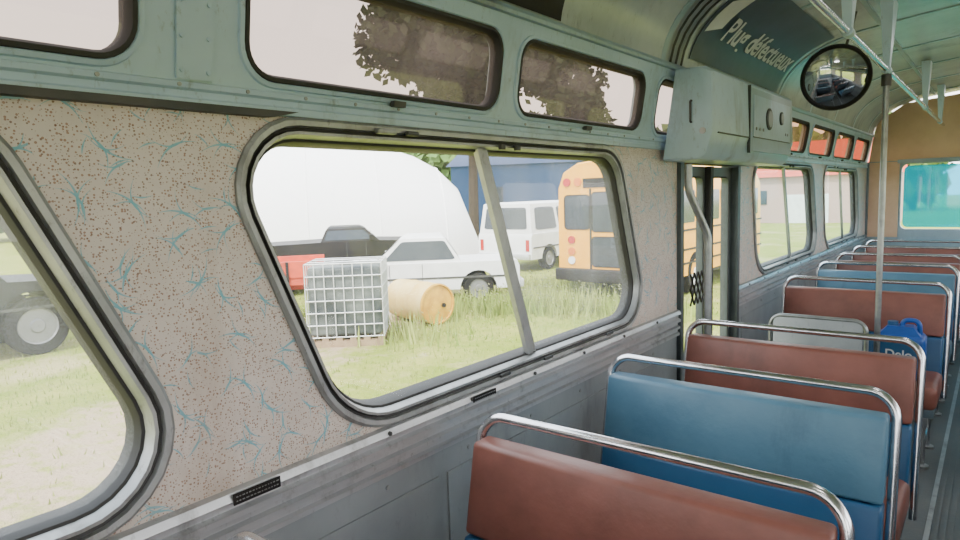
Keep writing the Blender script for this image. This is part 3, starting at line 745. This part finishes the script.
M = placed(-19.6, 15.6, radians(52)); b = Build(); loops = []
for i in range(17):
    x = -6.6 + 13.2 * i / 16; k = max(0.02, 1 - abs(x / 6.65) ** 3.2) ** .5
    loops.append([(x, 3.2 * k * cos(pi * j / 16), 4.5 * k * sin(pi * j / 16)) for j in range(17)])
b.loft(loops, FABRIC, M=M, closed=False, cap0=False)
for i in (2, 5, 8, 11, 14): b.tube([(p[0], p[1], p[2]) for p in loops[i]], .03, FABRIC, n=6, M=M)
b.done('fabric_shelter', ang=60)
def building(name, x, y, rot, sx, sy, hgt, rh, wm, rm, dm=WHITE):
    M = placed(x, y, rot); b = Build()
    b.box((-sx, -sy, 0), (sx, sy, hgt), wm, M)
    b.add([(-sx, -sy, hgt), (-sx, sy, hgt), (-sx, 0, hgt + rh), (sx, -sy, hgt), (sx, sy, hgt), (sx, 0, hgt + rh)], [(0, 1, 2), (3, 5, 4)], wm, M)
    b.loft([[(-sx - .2, -sy - .3, hgt - .05), (-sx - .2, 0, hgt + rh + .08), (-sx - .2, sy + .3, hgt - .05)], [(sx + .2, -sy - .3, hgt - .05), (sx + .2, 0, hgt + rh + .08), (sx + .2, sy + .3, hgt - .05)]], rm, M=M, closed=False)
    b.box((-1.2, -sy - .04, 0), (1.2, -sy, hgt * .6), dm, M)
    for xx in (-sx * .65, sx * .55): b.box((xx, -sy - .05, hgt * .4), (xx + .9, -sy, hgt * .7), CARGL, M)
    return b.done(name)
building('blue_shed', -18.3, 32, radians(25), 5.6, 3, 4.0, .9, BLDG, BLDG, BLDG)
building('house', -8.5, 48, radians(5), 5, 3, 3, 2.2, PINKW, RUST)
building('house', -46, 22, radians(75), 6, 3, 3, 2.0, PINKW, RUST)

def tree(name, x, y, hgt, cr, n, leafm, ls=.22, seed=1, zlo=.25):
    rnd = random.Random(seed); b = Build()
    b.tube([(x, y, GZ), (x + .1, y, GZ + hgt * .3), (x - .05, y + .1, GZ + hgt * .6), (x, y, GZ + hgt * .85)], hgt * .022, BARK, r1=hgt * .008, n=8)
    blobs = []
    for i in range(26):
        a = rnd.uniform(0, 2 * pi); r = cr * rnd.uniform(.1, .85); z = GZ + hgt * rnd.uniform(zlo, .94); kk = 1 - abs((z - GZ) / hgt - .65) * .9
        blobs.append((x + r * kk * cos(a), y + r * kk * sin(a), z, cr * rnd.uniform(.20, .38)))
        b.tube([(x, y, z - hgt * .08), (blobs[-1][0], blobs[-1][1], z)], hgt * .008, BARK, r1=hgt * .003, n=5)
    for i in range(n):
        bx, by, bz, br = rnd.choice(blobs)
        d = Vector((rnd.gauss(0, 1), rnd.gauss(0, 1), rnd.gauss(0, .8))).normalized() * br * rnd.random() ** .4
        p = Vector((bx, by, bz)) + d; u = Vector((rnd.gauss(0, 1), rnd.gauss(0, 1), rnd.gauss(0, 1))).normalized(); w = u.orthogonal().normalized()
        s = ls * rnd.uniform(.6, 1.3)
        b.add([p - u * s, p + w * s * .6, p + u * s, p - w * s * .6], [(0, 1, 2, 3)], leafm)
    return b.done(name)
tree('tree', -19.5, 25.5, 12.8, 5.4, 13000, LEAF, .25, 3, .53)
tree('tree', -25.5, 44.5, 13.5, 4.0, 5000, LEAF, .32, 5, .5)
b = Build(); rnd = random.Random(9)
for i in range(46):
    a = radians(5 + 92 * i / 45 + rnd.uniform(-1, 1)); r = rnd.uniform(62, 75); cx, cy = 1.2 - r * sin(a), r * cos(a); hh = rnd.uniform(7.0, 10.0)
    b.cyl((cx, cy, GZ), (cx, cy, GZ + hh * .6), .25, BARK, n=6)
    for j in range(220):
        d = Vector((rnd.gauss(0, 1), rnd.gauss(0, 1), rnd.gauss(0, 1))).normalized() * rnd.random() ** .4
        p = Vector((cx + d.x * 3.4, cy + d.y * 3.4, GZ + hh * .52 + d.z * hh * .48)); u = Vector((rnd.gauss(0, 1), rnd.gauss(0, 1), rnd.gauss(0, 1))).normalized(); w = u.orthogonal().normalized(); s = rnd.uniform(.5, .9)
        b.add([p - u * s, p + w * s * .8, p + u * s, p - w * s * .8], [(0, 1, 2, 3)], LEAF2)
b.done('tree_line')

# ------------------------------------------------------------------ light
wd = bpy.data.worlds.new('world'); scene.world = wd; wd.use_nodes = True
nt = wd.node_tree; nt.nodes.clear()
o = nt.nodes.new('ShaderNodeOutputWorld'); bg = nt.nodes.new('ShaderNodeBackground'); nt.links.new(bg.outputs[0], o.inputs[0])
tc = nt.nodes.new('ShaderNodeTexCoord'); sp = nt.nodes.new('ShaderNodeSeparateXYZ'); nt.links.new(tc.outputs['Generated'], sp.inputs[0])
col = mixc(nt, ramp(nt, sp.outputs[2], 0, .6), (1., .97, .95), (.84, .91, 1.))
nt.links.new(col, bg.inputs[0]); bg.inputs[1].default_value = 6.5
sd = bpy.data.lights.new('sun', 'SUN'); sd.energy = 9.0; sd.angle = radians(4); sd.color = (1, .95, .88)
so = bpy.data.objects.new('sun', sd); COL.objects.link(so)
so.rotation_euler = Vector((-.15, .60, -.95)).to_track_quat('-Z', 'Y').to_euler()
m_, nt_, out_ = newmat('fill_lamp_glow')  # glow of the added interior fill lamps
e_ = N(nt_, 'ShaderNodeEmission'); e_.inputs[0].default_value = (1, .93, .93, 1); e_.inputs[1].default_value = 15; nt_.links.new(e_.outputs[0], out_.inputs[0])
for y in (-2.4, -1.0, .6, 2.2, 3.8, 5.4, 7.0):  # unseen dome lamps, added along the ceiling to brighten the interior
    b = Build(); n = 24
    def rr(r, z): return [(1.22 + r * cos(2 * pi * k / n), y + r * sin(2 * pi * k / n), z) for k in range(n)]
    b.loft([rr(.16, 2.52), rr(.16, 2.49), rr(.14, 2.485)], ALU); b.loft([rr(.14, 2.485), rr(.11, 2.465), rr(.06, 2.455), rr(.01, 2.452)], m_, cap1=True)
    b.done('added_fill_lamp')

# ------------------------------------------------------------------ camera
f = 650
Yc = Vector((520, 90, -f)).normalized()
Z = Vector((-202, 5530, f)); Z = (Z - Yc * Z.dot(Yc)).normalized(); Xc = Yc.cross(Z)
R = Matrix((Xc, Yc, Z))
cd = bpy.data.cameras.new('camera'); cd.sensor_width = 36; cd.lens = f / 960 * 36; cd.clip_start = .02; cd.clip_end = 400
co = bpy.data.objects.new('camera', cd); COL.objects.link(co)
co.matrix_world = Matrix.Translation((1.2, 0, 1.55)) @ R.to_4x4()
scene.camera = co
